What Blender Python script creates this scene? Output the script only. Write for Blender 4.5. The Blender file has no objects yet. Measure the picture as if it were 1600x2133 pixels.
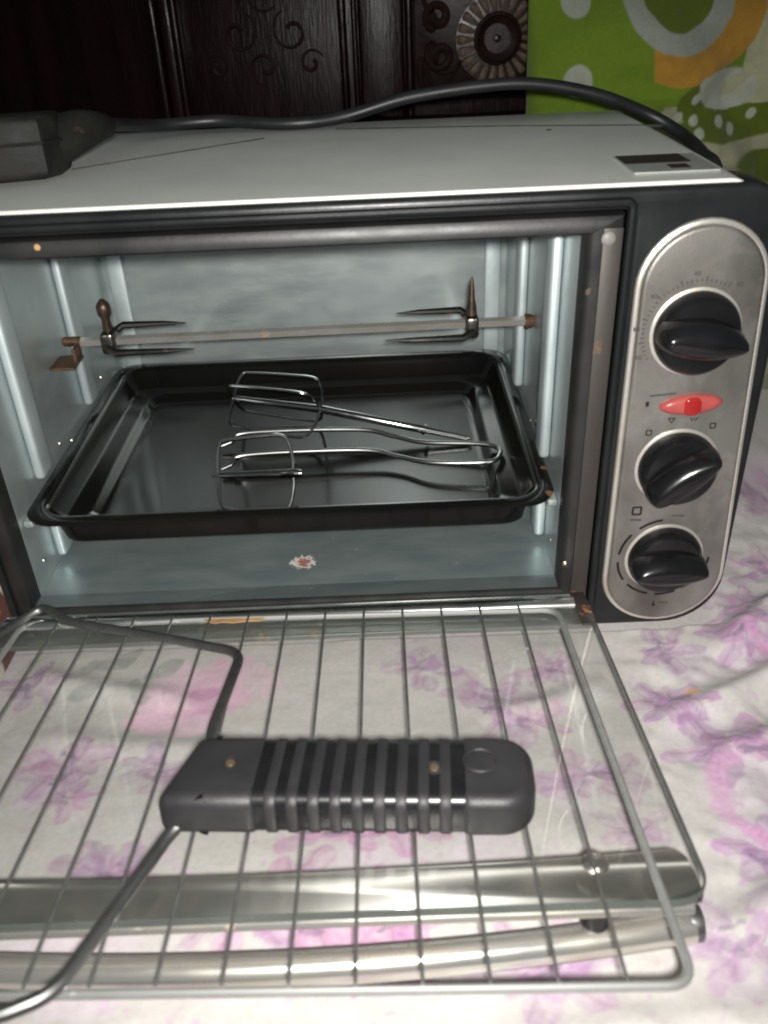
import bpy, bmesh, math, random
import numpy as np
from mathutils import Vector, Matrix

# ------------------------------------------------------------------ camera, light, exposure
scene = bpy.context.scene
COL = scene.collection

cam_data = bpy.data.cameras.new("camera")
cam = bpy.data.objects.new("camera", cam_data)
COL.objects.link(cam)
scene.camera = cam


def cam_axes(rx, ry, rz):
    cx, sx, cz, sz, cy, sy = math.cos(rx), math.sin(rx), math.cos(rz), math.sin(rz), math.cos(ry), math.sin(ry)
    Rz = np.array([[cz, sz, 0], [-sz, cz, 0], [0, 0, 1]])
    Rx = np.array([[1, 0, 0], [0, cx, -sx], [0, sx, cx]])
    Ry = np.array([[cy, 0, sy], [0, 1, 0], [-sy, 0, cy]])
    return (Ry @ Rx @ Rz).T


CAM = np.array([-0.0928, -0.3910, 0.3009])
AX = cam_axes(0.5587, -0.0478, 0.0108)
right, fwd, up = AX[:, 0], AX[:, 1], AX[:, 2]
cam.matrix_world = Matrix(((right[0], up[0], -fwd[0], CAM[0]), (right[1], up[1], -fwd[1], CAM[1]),
                           (right[2], up[2], -fwd[2], CAM[2]), (0, 0, 0, 1)))
cam_data.sensor_fit = 'VERTICAL'
cam_data.sensor_height = 36.0
cam_data.lens = 36.0 * 1796.5 / 2133.0
cam_data.clip_start = 0.01
cam_data.clip_end = 50.0
cam_data.dof.use_dof = True
cam_data.dof.focus_distance = 0.52
cam_data.dof.aperture_fstop = 11.0

world = bpy.data.worlds.new("World")
scene.world = world
world.use_nodes = True
world.node_tree.nodes["Background"].inputs[0].default_value = (0.86, 0.98, 1.0, 1)
world.node_tree.nodes["Background"].inputs[1].default_value = 0.085

flash_data = bpy.data.lights.new("phone_flash", 'SPOT')
flash_data.energy = 16.5
flash_data.spot_size = math.radians(106)
flash_data.spot_blend = 1.0
flash_data.color = (1.0, 0.985, 0.945)
flash_data.shadow_soft_size = 0.008
flash = bpy.data.objects.new("phone_flash", flash_data)
flash.matrix_world = cam.matrix_world.copy()
flash.location = Vector(CAM + right * 0.006 + up * 0.002 - fwd * 0.03)
COL.objects.link(flash)

scene.view_settings.view_transform = 'Standard'
scene.view_settings.look = 'None'
scene.view_settings.exposure = 0.0
scene.view_settings.gamma = 1.0
scene.view_settings.use_curve_mapping = False
scene.cycles.max_bounces = 10
scene.cycles.transparent_max_bounces = 16
scene.cycles.sample_clamp_indirect = 4.0
scene.cycles.use_denoising = True
scene.cycles.filter_width = 2.0

rng = random.Random(7)
WORG = {}


# ------------------------------------------------------------------ helpers: objects
def tag(o, label=None, cat=None, group=None, kind=None):
    if label: o["label"] = label
    if cat: o["category"] = cat
    if group: o["group"] = group
    if kind: o["kind"] = kind
    return o


def thing(name, loc, label, cat, group=None):
    o = bpy.data.objects.new(name, None)
    o.empty_display_size = 0.02
    COL.objects.link(o)
    o.location = loc
    WORG[o.name] = np.array(loc, float)
    return tag(o, label, cat, group)


def make(name, V, F, mat, parent=None, smooth=True, origin=None, sharp=35):
    V = np.asarray(V, float)
    if origin is None:
        origin = (V.min(0) + V.max(0)) / 2
    origin = np.asarray(origin, float)
    me = bpy.data.meshes.new(name)
    me.from_pydata((V - origin).tolist(), [], [list(map(int, f)) for f in F])
    me.update()
    bm = bmesh.new(); bm.from_mesh(me)
    bmesh.ops.recalc_face_normals(bm, faces=bm.faces[:])
    bm.to_mesh(me); bm.free()
    if smooth:
        me.polygons.foreach_set("use_smooth", [True] * len(me.polygons))
        me.set_sharp_from_angle(angle=math.radians(sharp))
    if mat: me.materials.append(mat)
    o = bpy.data.objects.new(name, me)
    COL.objects.link(o)
    po = WORG[parent.name] if parent else np.zeros(3)
    o.location = origin - po
    o.parent = parent
    WORG[o.name] = origin
    return o


def dup(o, dloc=(0, 0, 0), rot=None, parent=None):
    c = o.copy(); COL.objects.link(c)
    c.parent = parent if parent else o.parent
    c.location = Vector(o.location) + Vector(dloc)
    if rot is not None: c.rotation_euler = rot
    WORG[c.name] = WORG[o.name] + np.array(dloc)
    return c


def merge(parts):
    V, F, n = [], [], 0
    for v, f in parts:
        V.append(np.asarray(v, float)); F += [[i + n for i in q] for q in f]; n += len(v)
    return np.concatenate(V), F


# ------------------------------------------------------------------ helpers: shapes (return verts, faces)
def box(x0, x1, y0, y1, z0, z1, bev=0.0, seg=2):
    bm = bmesh.new()
    bmesh.ops.create_cube(bm, size=1)
    for v in bm.verts:
        v.co = Vector(((x0 + x1) / 2 + v.co.x * (x1 - x0), (y0 + y1) / 2 + v.co.y * (y1 - y0), (z0 + z1) / 2 + v.co.z * (z1 - z0)))
    if bev > 0:
        bmesh.ops.bevel(bm, geom=bm.edges[:], offset=bev, segments=seg, affect='EDGES', profile=0.5)
    bm.verts.index_update()
    r = [tuple(v.co) for v in bm.verts], [[v.index for v in f.verts] for f in bm.faces]
    bm.free()
    return r


def xf(vf, M):
    return [tuple(M @ Vector(v)) for v in vf[0]], vf[1]


def smooth_path(P, n=8, closed=False):
    P = np.asarray(P, float); out = []
    N = len(P)
    rngk = range(N if closed else N - 1)
    for i in rngk:
        if closed:
            a, b, c, d = P[(i - 1) % N], P[i], P[(i + 1) % N], P[(i + 2) % N]
        else:
            b, c = P[i], P[i + 1]
            a = P[i - 1] if i > 0 else 2 * b - c
            d = P[i + 2] if i + 2 < N else 2 * c - b
        for k in range(n):
            t = k / n
            out.append(0.5 * ((2 * b) + (-a + c) * t + (2 * a - 5 * b + 4 * c - d) * t * t + (-a + 3 * b - 3 * c + d) * t ** 3))
    if not closed: out.append(P[-1])
    return np.array(out)


def fillet(P, r, n=5):
    """polyline with rounded corners"""
    P = [np.asarray(p, float) for p in P]
    out = [P[0]]
    for i in range(1, len(P) - 1):
        a, b, c = P[i - 1], P[i], P[i + 1]
        u = (a - b); lu = np.linalg.norm(u); u /= lu
        v = (c - b); lv = np.linalg.norm(v); v /= lv
        q = min(r, lu * .45, lv * .45)
        for k in range(n + 1):
            t = k / n
            out.append((b + u * q) * (1 - t) ** 2 + 2 * b * t * (1 - t) + (b + v * q) * t * t)
    out.append(P[-1])
    return np.array(out)


def tube(P, r, seg=10, closed=False, flat=None, phase=0.0):
    """r scalar or array; flat = (up vector, factor) squashes the section"""
    P = np.asarray(P, float); N = len(P)
    R = np.full(N, r) if np.isscalar(r) else np.asarray(r, float)
    T = np.gradient(P, axis=0) if not closed else (np.roll(P, -1, 0) - np.roll(P, 1, 0))
    T /= np.linalg.norm(T, axis=1)[:, None] + 1e-12
    ref = np.array([0, 0, 1.0]) if abs(T[0][2]) < .9 else np.array([1.0, 0, 0])
    nrm = np.cross(T[0], ref); nrm /= np.linalg.norm(nrm)
    V = []
    for i in range(N):
        nrm = nrm - T[i] * (nrm @ T[i]); nrm /= np.linalg.norm(nrm)
        b = np.cross(T[i], nrm)
        for k in range(seg):
            a = 2 * math.pi * k / seg + phase
            fl = flat if flat else (1, 1)
            V.append(P[i] + R[i] * (math.cos(a) * nrm * fl[0] + math.sin(a) * b * fl[1]))
    F = []
    M = N if closed else N - 1
    for i in range(M):
        j = (i + 1) % N
        for k in range(seg):
            l = (k + 1) % seg
            F.append([i * seg + k, i * seg + l, j * seg + l, j * seg + k])
    if not closed:
        F.append(list(range(seg))[::-1]); F.append([(N - 1) * seg + k for k in range(seg)])
    return V, F


def lathe(prof, seg=32, axis='z', c=(0, 0, 0)):
    """prof: list of (r, h). axis -y: h grows toward -y"""
    V, F = [], []
    for r, h in prof:
        for k in range(seg):
            a = 2 * math.pi * k / seg
            x, y = r * math.cos(a), r * math.sin(a)
            if axis == 'z': V.append((c[0] + x, c[1] + y, c[2] + h))
            elif axis == '-y': V.append((c[0] + x, c[1] - h, c[2] + y))
            elif axis == 'x': V.append((c[0] + h, c[1] + x, c[2] + y))
    n = len(prof)
    for i in range(n - 1):
        for k in range(seg):
            l = (k + 1) % seg
            F.append([i * seg + k, i * seg + l, (i + 1) * seg + l, (i + 1) * seg + k])
    F.append(list(range(seg))); F.append([(n - 1) * seg + k for k in range(seg)])
    return V, F


def plate(loops, depth, bev=0.0, res=2):
    """2D outline(s) -> solid plate; outline in local xy, thickness 0..depth in z"""
    cu = bpy.data.curves.new("tmp", 'CURVE')
    cu.dimensions = '2D'; cu.fill_mode = 'BOTH'
    for L in loops:
        s = cu.splines.new('POLY'); s.points.add(len(L) - 1)
        for p, q in zip(s.points, L): p.co = (q[0], q[1], 0, 1)
        s.use_cyclic_u = True
    cu.extrude = depth / 2 - bev
    cu.bevel_depth = bev; cu.bevel_resolution = res; cu.offset = -bev
    o = bpy.data.objects.new("tmp", cu); COL.objects.link(o)
    dg = bpy.context.evaluated_depsgraph_get(); dg.update()
    me = bpy.data.meshes.new_from_object(o.evaluated_get(dg))
    bm = bmesh.new(); bm.from_mesh(me)
    bmesh.ops.remove_doubles(bm, verts=bm.verts[:], dist=1e-6)
    bm.verts.index_update()
    V = [(v.co.x, v.co.y, v.co.z + depth / 2) for v in bm.verts]
    F = [[v.index for v in f.verts] for f in bm.faces]
    bm.free(); bpy.data.meshes.remove(me); bpy.data.objects.remove(o); bpy.data.curves.remove(cu)
    return V, F


def to_front(vf, y0):
    """plate in (x,z); z thickness goes toward -y starting at y0"""
    return [(v[0], y0 - v[2], v[1]) for v in vf[0]], vf[1]


def rrect(x0, x1, y0, y1, r, n=6):
    rs = r if isinstance(r, (list, tuple)) else [r] * 4      # bl, br, tr, tl
    pts = []
    for (cx, cy, a0, rr) in ((x0 + rs[0], y0 + rs[0], 180, rs[0]), (x1 - rs[1], y0 + rs[1], 270, rs[1]),
                             (x1 - rs[2], y1 - rs[2], 0, rs[2]), (x0 + rs[3], y1 - rs[3], 90, rs[3])):
        if rr <= 0: pts.append((cx, cy)); continue
        for k in range(n + 1):
            a = math.radians(a0 + 90 * k / n)
            pts.append((cx + rr * math.cos(a), cy + rr * math.sin(a)))
    return pts


def loft(loops, cap0=True, cap1=True):
    n = len(loops[0]); V = []; F = []
    for L in loops: V += list(L)
    for i in range(len(loops) - 1):
        for k in range(n):
            l = (k + 1) % n
            F.append([i * n + k, i * n + l, (i + 1) * n + l, (i + 1) * n + k])
    if cap0: F.append(list(range(n)))
    if cap1: F.append([(len(loops) - 1) * n + k for k in range(n)])
    return V, F


# ------------------------------------------------------------------ numpy noise
_P = np.random.RandomState(3).rand(256, 256)


def vnoise(x, y, s=1.0, seed=0):
    x = np.asarray(x) * s + seed * 17.31; y = np.asarray(y) * s + seed * 9.77
    xi = np.floor(x).astype(int); yi = np.floor(y).astype(int)
    fx = x - xi; fy = y - yi
    fx = fx ** 3 * (fx * (fx * 6 - 15) + 10); fy = fy ** 3 * (fy * (fy * 6 - 15) + 10)
    g = lambda a, b: _P[a % 256, b % 256]
    return (g(xi, yi) * (1 - fx) + g(xi + 1, yi) * fx) * (1 - fy) + (g(xi, yi + 1) * (1 - fx) + g(xi + 1, yi + 1) * fx) * fy


def fbm(x, y, s, seed=0, o=3):
    r = 0; a = .5; t = 0
    for k in range(o):
        r = r + a * vnoise(x, y, s * 2 ** k, seed + k); t += a; a *= .5
    return r / t


# ------------------------------------------------------------------ materials
def nodes_of(name):
    m = bpy.data.materials.new(name); m.use_nodes = True
    nt = m.node_tree; b = nt.nodes["Principled BSDF"]
    return m, nt, b


def surf(name, col, rough=0.5, metal=0.0, col2=None, scale=40.0, rough2=None, bump=0.0, bscale=None, stretch=None,
         spec=0.5, coat=0.0, dirt=None, dscale=60.0, dlo=0.58, dhi=0.70, aniso=0.0):
    m, nt, b = nodes_of(name)
    N, L = nt.nodes, nt.links
    geo = N.new("ShaderNodeNewGeometry")
    mp = N.new("ShaderNodeMapping"); L.new(geo.outputs["Position"], mp.inputs[0])
    if stretch: mp.inputs["Scale"].default_value = stretch
    no = N.new("ShaderNodeTexNoise"); L.new(mp.outputs[0], no.inputs[0])
    no.inputs["Scale"].default_value = scale; no.inputs["Detail"].default_value = 6
    out_col = None
    if col2:
        mx = N.new("ShaderNodeMix"); mx.data_type = 'RGBA'
        rp = N.new("ShaderNodeValToRGB"); rp.color_ramp.elements[0].position = .35; rp.color_ramp.elements[1].position = .68
        L.new(no.outputs[0], rp.inputs[0]); L.new(rp.outputs[0], mx.inputs[0])
        mx.inputs[6].default_value = (*col, 1); mx.inputs[7].default_value = (*col2, 1)
        out_col = mx.outputs[2]
    if dirt:
        n2 = N.new("ShaderNodeTexNoise"); L.new(geo.outputs["Position"], n2.inputs[0])
        n2.inputs["Scale"].default_value = dscale; n2.inputs["Detail"].default_value = 8; n2.inputs["Roughness"].default_value = .65
        r2 = N.new("ShaderNodeValToRGB"); r2.color_ramp.elements[0].position = dlo; r2.color_ramp.elements[1].position = dhi
        L.new(n2.outputs[0], r2.inputs[0])
        m2 = N.new("ShaderNodeMix"); m2.data_type = 'RGBA'
        L.new(r2.outputs[0], m2.inputs[0])
        if out_col: L.new(out_col, m2.inputs[6])
        else: m2.inputs[6].default_value = (*col, 1)
        m2.inputs[7].default_value = (*dirt, 1)
        out_col = m2.outputs[2]
        if metal > 0:
            mm = N.new("ShaderNodeMath"); mm.operation = 'MULTIPLY_ADD'
            L.new(r2.outputs[0], mm.inputs[0]); mm.inputs[1].default_value = -metal; mm.inputs[2].default_value = metal
            L.new(mm.outputs[0], b.inputs["Metallic"])
    if out_col: L.new(out_col, b.inputs["Base Color"])
    else: b.inputs["Base Color"].default_value = (*col, 1)
    if not b.inputs["Metallic"].is_linked: b.inputs["Metallic"].default_value = metal
    if rough2 is not None:
        mr = N.new("ShaderNodeMapRange"); L.new(no.outputs[0], mr.inputs[0])
        mr.inputs[1].default_value = .3; mr.inputs[2].default_value = .7
        mr.inputs[3].default_value = rough; mr.inputs[4].default_value = rough2
        L.new(mr.outputs[0], b.inputs["Roughness"])
    else:
        b.inputs["Roughness"].default_value = rough
    b.inputs["Specular IOR Level"].default_value = spec
    b.inputs["Coat Weight"].default_value = coat
    b.inputs["Anisotropic"].default_value = aniso
    if bump:
        nb = N.new("ShaderNodeTexNoise"); L.new(mp.outputs[0], nb.inputs[0])
        nb.inputs["Scale"].default_value = bscale or scale * 4; nb.inputs["Detail"].default_value = 4
        bp = N.new("ShaderNodeBump"); bp.inputs["Strength"].default_value = bump; bp.inputs["Distance"].default_value = .001
        L.new(nb.outputs[0], bp.inputs["Height"]); L.new(bp.outputs[0], b.inputs["Normal"])
    return m


def print_cloth(name, weave=2600.0, rough=.9):
    """fabric whose printed pattern is stored per vertex (attribute 'print')"""
    m, nt, b = nodes_of(name); N, L = nt.nodes, nt.links
    at = N.new("ShaderNodeAttribute"); at.attribute_name = "print"
    geo = N.new("ShaderNodeNewGeometry")
    no = N.new("ShaderNodeTexNoise"); no.inputs["Scale"].default_value = 350; no.inputs["Detail"].default_value = 5
    L.new(geo.outputs["Position"], no.inputs[0])
    mr = N.new("ShaderNodeMapRange"); L.new(no.outputs[0], mr.inputs[0])
    mr.inputs[1].default_value = .3; mr.inputs[2].default_value = .7; mr.inputs[3].default_value = .93; mr.inputs[4].default_value = 1.05
    mx = N.new("ShaderNodeMix"); mx.data_type = 'RGBA'; mx.blend_type = 'MULTIPLY'; mx.inputs[0].default_value = 1
    L.new(at.outputs["Color"], mx.inputs[6]); L.new(mr.outputs[0], mx.inputs[7])
    L.new(mx.outputs[2], b.inputs["Base Color"])
    b.inputs["Roughness"].default_value = rough
    b.inputs["Specular IOR Level"].default_value = .2
    b.inputs["Sheen Weight"].default_value = .15
    w = N.new("ShaderNodeTexNoise"); w.inputs["Scale"].default_value = weave; w.inputs["Detail"].default_value = 2
    L.new(geo.outputs["Position"], w.inputs[0])
    ad = N.new("ShaderNodeMath"); L.new(w.outputs[0], ad.inputs[0]); L.new(no.outputs[0], ad.inputs[1])
    bp = N.new("ShaderNodeBump"); bp.inputs["Strength"].default_value = .25; bp.inputs["Distance"].default_value = .0006
    L.new(ad.outputs[0], bp.inputs["Height"]); L.new(bp.outputs[0], b.inputs["Normal"])
    return m


def glass_mat():
    m, nt, b = nodes_of("door_glass"); N, L = nt.nodes, nt.links
    N.remove(b); out = N["Material Output"]
    tr = N.new("ShaderNodeBsdfTransparent"); tr.inputs[0].default_value = (.985, .99, .985, 1)
    gl = N.new("ShaderNodeBsdfGlossy"); gl.inputs["Roughness"].default_value = .03
    df = N.new("ShaderNodeBsdfDiffuse"); df.inputs[0].default_value = (.55, .52, .45, 1)
    lw = N.new("ShaderNodeLayerWeight"); lw.inputs[0].default_value = .5
    pw = N.new("ShaderNodeMath"); pw.operation = 'POWER'; L.new(lw.outputs["Facing"], pw.inputs[0]); pw.inputs[1].default_value = 5
    ma = N.new("ShaderNodeMath"); ma.operation = 'MULTIPLY_ADD'; L.new(pw.outputs[0], ma.inputs[0]); ma.inputs[1].default_value = .95; ma.inputs[2].default_value = .045
    geo = N.new("ShaderNodeNewGeometry")
    no = N.new("ShaderNodeTexNoise"); no.inputs["Scale"].default_value = 25; no.inputs["Detail"].default_value = 8
    L.new(geo.outputs["Position"], no.inputs[0])
    rp = N.new("ShaderNodeMapRange"); L.new(no.outputs[0], rp.inputs[0])
    rp.inputs[1].default_value = .4; rp.inputs[2].default_value = .8; rp.inputs[3].default_value = .004; rp.inputs[4].default_value = .05
    m1 = N.new("ShaderNodeMixShader"); L.new(rp.outputs[0], m1.inputs[0]); L.new(tr.outputs[0], m1.inputs[1]); L.new(df.outputs[0], m1.inputs[2])
    m2 = N.new("ShaderNodeMixShader"); L.new(ma.outputs[0], m2.inputs[0]); L.new(m1.outputs[0], m2.inputs[1]); L.new(gl.outputs[0], m2.inputs[2])
    L.new(m2.outputs[0], out.inputs[0])
    return m


def spot_rust(m, spots, col):
    """rust / chipped spots with given centres and radii on an existing surf material"""
    nt = m.node_tree; N, L = nt.nodes, nt.links; b = N["Principled BSDF"]
    geo = N.new("ShaderNodeNewGeometry")
    no = N.new("ShaderNodeTexNoise"); no.inputs["Scale"].default_value = 260; no.inputs["Detail"].default_value = 5
    L.new(geo.outputs["Position"], no.inputs[0])
    fac = None
    for c, r in spots:
        d = N.new("ShaderNodeVectorMath"); d.operation = 'DISTANCE'; L.new(geo.outputs["Position"], d.inputs[0]); d.inputs[1].default_value = c
        a = N.new("ShaderNodeMath"); a.operation = 'DIVIDE'; L.new(d.outputs["Value"], a.inputs[0]); a.inputs[1].default_value = r
        s = N.new("ShaderNodeMath"); s.operation = 'MULTIPLY_ADD'; L.new(no.outputs[0], s.inputs[0]); s.inputs[1].default_value = 2.2; L.new(a.outputs[0], s.inputs[2])
        k = N.new("ShaderNodeMapRange"); L.new(s.outputs[0], k.inputs[0])
        k.inputs[1].default_value = 1.75; k.inputs[2].default_value = 1.95; k.inputs[3].default_value = 1; k.inputs[4].default_value = 0
        if fac is None: fac = k.outputs[0]
        else:
            x = N.new("ShaderNodeMath"); x.operation = 'MAXIMUM'; L.new(fac, x.inputs[0]); L.new(k.outputs[0], x.inputs[1]); fac = x.outputs[0]
    mx = N.new("ShaderNodeMix"); mx.data_type = 'RGBA'; L.new(fac, mx.inputs[0])
    src = b.inputs["Base Color"]
    if src.is_linked: L.new(src.links[0].from_socket, mx.inputs[6])
    else: mx.inputs[6].default_value = src.default_value
    mx.inputs[7].default_value = (*col, 1)
    L.new(mx.outputs[2], b.inputs["Base Color"])
    met = b.inputs["Metallic"]
    mm = N.new("ShaderNodeMath"); mm.operation = 'MULTIPLY'
    inv = N.new("ShaderNodeMath"); inv.operation = 'SUBTRACT'; inv.inputs[0].default_value = 1; L.new(fac, inv.inputs[1])
    L.new(inv.outputs[0], mm.inputs[0])
    if met.is_linked: L.new(met.links[0].from_socket, mm.inputs[1])
    else: mm.inputs[1].default_value = met.default_value
    L.new(mm.outputs[0], met)
    return m


RUST = (.30, .11, .03)
M = {}
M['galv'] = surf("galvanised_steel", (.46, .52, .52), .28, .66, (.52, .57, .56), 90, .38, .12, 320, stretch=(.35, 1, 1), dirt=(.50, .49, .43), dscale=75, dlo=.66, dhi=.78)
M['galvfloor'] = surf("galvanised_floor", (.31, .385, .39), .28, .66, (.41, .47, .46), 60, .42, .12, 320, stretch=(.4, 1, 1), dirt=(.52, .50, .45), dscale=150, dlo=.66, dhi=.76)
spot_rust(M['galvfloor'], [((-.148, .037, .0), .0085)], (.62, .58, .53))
spot_rust(M['galvfloor'], [((-.1475, .0368, .0), .0050)], (.34, .15, .11))
M['rib'] = surf("galvanised_rib", (.55, .63, .64), .42, .6, (.64, .71, .71), 30, .55, .05, 300)
M['roof'] = surf("roof_paint", (.65, .665, .625), .36, .0, (.70, .71, .665), 14, .46, .05, 700, spec=.5, dirt=(.40, .37, .30), dscale=120, dlo=.72, dhi=.80)
M['roofedgelit'] = surf("roof_edge_lit", (.82, .81, .77), .28, .0, (.78, .76, .70), 50, .4, .03, 500, dirt=(.36, .22, .11), dscale=170, dlo=.68, dhi=.74)  # roof paint lightened to put flash glint into the colour; brown specks are rust
M['black'] = surf("black_plastic", (.008, .009, .010), .30, 0, (.013, .014, .015), 30, .42, .05, 900, spec=.4)
M['blackmetal'] = surf("black_enamel_frame", (.012, .012, .013), .34, .0, (.022, .021, .019), 35, .50, .06, 500, dirt=(.16, .09, .04), dscale=150, dlo=.70, dhi=.78)
M['flange'] = surf("stained_steel_flange", (.075, .066, .058), .42, .45, (.045, .040, .036), 45, .6, .12, 260, stretch=(1, 1, .25), dirt=(.20, .10, .04), dscale=60, dlo=.62, dhi=.78)
spot_rust(M['flange'], [((.010, -.004, -.006), .007), ((.008, -.030, .004), .006)], (.38, .15, .04))
M['panel'] = surf("brushed_panel", (.37, .355, .33), .34, .75, (.15, .14, .125), 30, .54, .06, 800, stretch=(1, 1, .5), dirt=(.11, .10, .085), dscale=48, dlo=.50, dhi=.74)
M['panelrim'] = surf("panel_rim", (.80, .77, .72), .30, .75, (.66, .60, .50), 60, .42, dirt=(.30, .2, .1), dscale=90, dlo=.66, dhi=.80)
M['knob'] = surf("knob_black", (.005, .005, .0055), .15, 0, (.009, .009, .01), 40, .26, .02, 300, spec=.6)
M['mark'] = surf("panel_print", (.010, .010, .010), .6, .0, (.018, .017, .016), 200, spec=.2)
M['markfaint'] = surf("panel_print_worn", (.075, .07, .065), .6, .0, (.045, .042, .04), 300, spec=.2)
M['red'] = surf("red_lens", (.34, .06, .055), .20, 0, (.40, .085, .075), 120, .32, spec=.25)
M['reddark'] = surf("red_lens_core", (.26, .014, .014), .18, 0, (.32, .020, .018), 120, spec=.5)
M['screw'] = surf("shiny_rivet", (.70, .58, .42), .22, .95, (.5, .36, .22), 200, .35)
M['screwsteel'] = surf("steel_screw", (.62, .60, .54), .22, .95, (.45, .42, .36), 200, .35)
M['white'] = surf("white_bumper", (.22, .215, .20), .5, 0, (.18, .175, .16), 90)
M['tray'] = surf("black_enamel_tray", (.005, .005, .005), .10, 0, (.008, .0075, .006), 12, .18, .015, 600, spec=.19, dirt=(.011, .0095, .0075), dscale=30, dlo=.6, dhi=.75)
spot_rust(M['tray'], [((-.004, .02, .051), .004), ((-.003, .05, .051), .003)], (.16, .08, .035))
M['chrome'] = surf("chrome_wire", (.52, .525, .52), .12, 1.0, (.42, .42, .42), 160, .20)
M['forkwire'] = surf('bright_fork_wire', (.46, .46, .455), .26, 1.0, (.36, .36, .35), 90, .36)
M['lip'] = surf('polished_hinge_lip', (.86, .86, .84), .22, 1.0, (.76, .75, .72), 60, .32)
M['rackwire'] = surf("rack_wire", (.46, .465, .45), .34, .65, (.38, .38, .36), 150, .42)
M['hookwire'] = surf("dull_plated_wire", (.22, .225, .22), .34, .9, (.15, .15, .145), 150, .42)
M['forkdark'] = surf('tarnished_fork', (.15, .145, .13), .24, .95, (.09, .085, .075), 120, .36, dirt=(.10, .05, .02), dscale=160, dlo=.6, dhi=.7)
M['screwrust'] = surf('rust_stained_screw', (.060, .050, .042), .34, .7, (.13, .075, .045), 190, .5, .2, 500)
M['crosswire'] = surf('dull_rack_wire', (.32, .32, .31), .34, .8, (.22, .22, .21), 150, .42)
M['spit'] = surf("spit_steel", (.70, .69, .65), .22, .70, (.56, .53, .46), 60, .32, .05, 400, dirt=(.30, .17, .07), dscale=75, dlo=.64, dhi=.72)
M['rusty'] = surf("rusted_steel", (.070, .040, .024), .42, .5, (.15, .078, .042), 220, .75, .3, 500, dirt=(.09, .05, .03), dscale=300)
M['grip'] = surf("grip_gloss", (.007, .007, .008), .24, 0, (.011, .011, .012), 60, .36, .04, 700)
M['gripmatte'] = surf("grip_matte", (.019, .018, .0195), .42, 0, (.027, .026, .027), 50, .54, .20, 1600, dirt=(.035, .032, .028), dscale=120, dlo=.60, dhi=.78)
M['brass'] = surf("brass_screw", (.62, .48, .28), .3, .9, (.4, .3, .18), 300, .45)
_b = surf("brushed_band", (.70, .68, .64), .36, 1.0, (.62, .60, .56), 60, .42, aniso=.9)
_t = _b.node_tree.nodes.new("ShaderNodeTangent"); _t.direction_type = 'RADIAL'; _t.axis = 'X'
_b.node_tree.links.new(_t.outputs[0], _b.node_tree.nodes["Principled BSDF"].inputs["Tangent"])
M['brushed'] = _b
M['chrometube'] = surf("chrome_handle", (.76, .75, .70), .18, .85, (.68, .64, .56), 40, .30, dirt=(.42, .27, .10), dscale=60, dlo=.68, dhi=.74)
M['channel'] = surf("door_channel", (.42, .45, .43), .3, .85, (.30, .32, .30), 35, .45, .1, 300, dirt=(.34, .19, .08), dscale=70, dlo=.62, dhi=.70)
M['tape'] = surf("burnt_paper", (.50, .30, .12), .8, 0, (.36, .19, .07), 130, bump=.3, bscale=300)
M['cable'] = surf("rubber_cable", (.008, .009, .0095), .40, 0, (.015, .016, .016), 45, .5, .05, 600)
M['plug'] = surf("dirty_plug", (.009, .010, .009), .55, 0, (.019, .018, .015), 60, .75, .35, 250, spec=.25, dirt=(.09, .062, .034), dscale=45, dlo=.62, dhi=.74)
M['wood'] = surf("dark_polished_wood", (.0050, .0013, .0014), .24, 0, (.009, .0026, .0025), 22, .34, .25, 160, stretch=(3, 3, .4), spec=.10)
M['woodcarve'] = surf("carved_wood", (.010, .005, .0045), .24, 0, (.016, .008, .007), 60, .36, .12, 300, spec=.22)
M['petal'] = surf("gilt_petal_wood", (.16, .12, .085), .30, .25, (.08, .055, .04), 240, .45, .2, 500)
M['label_grey'] = surf("label_film", (.30, .31, .29), .3, 0, (.36, .37, .35), 120)
M['label_dark'] = surf("label_print", (.020, .015, .015), .35, 0, (.032, .018, .018), 180)
M['roofdark'] = surf("roof_dark_matte", (.035, .035, .03), .95, 0, (.06, .06, .05), 120, spec=0)  # plain dark matte tone for the thin roof lines and the paint chip
M['glass'] = glass_mat()
M['glassedge'] = surf('glass_edge_green', (.12, .14, .125), .18, 0, (.16, .18, .16), 60, .3)
M['glassedge'].node_tree.nodes['Principled BSDF'].inputs['Transmission Weight'].default_value = .5
M['sheet'] = print_cloth("printed_bedsheet")
M['pillow'] = print_cloth("printed_pillowcase", 1800)
M['quilt'] = print_cloth("printed_brown_cloth", 1500)

# ------------------------------------------------------------------ printed cloth painting
CREAM = np.array((.55, .52, .495))


def paint_ellipse(C, x, y, cx, cy, a, b, ang, col, alpha, wob, soft=.13):
    R = max(a, b) * 1.6
    m = np.where((np.abs(x - cx) < R) & (np.abs(y - cy) < R))[0]
    if len(m) == 0: return
    dx, dy = x[m] - cx, y[m] - cy
    ca, sa = math.cos(ang), math.sin(ang)
    u = (dx * ca + dy * sa) / a; v = (-dx * sa + dy * ca) / b
    d = np.sqrt(u * u + v * v) + wob[m]
    k = np.clip((1 - d) / soft, 0, 1) * alpha
    k = k * (.55 + .45 * np.clip(np.abs(u), 0, 1))
    C[m] = C[m] * (1 - k[:, None]) + np.array(col) * k[:, None]


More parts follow.
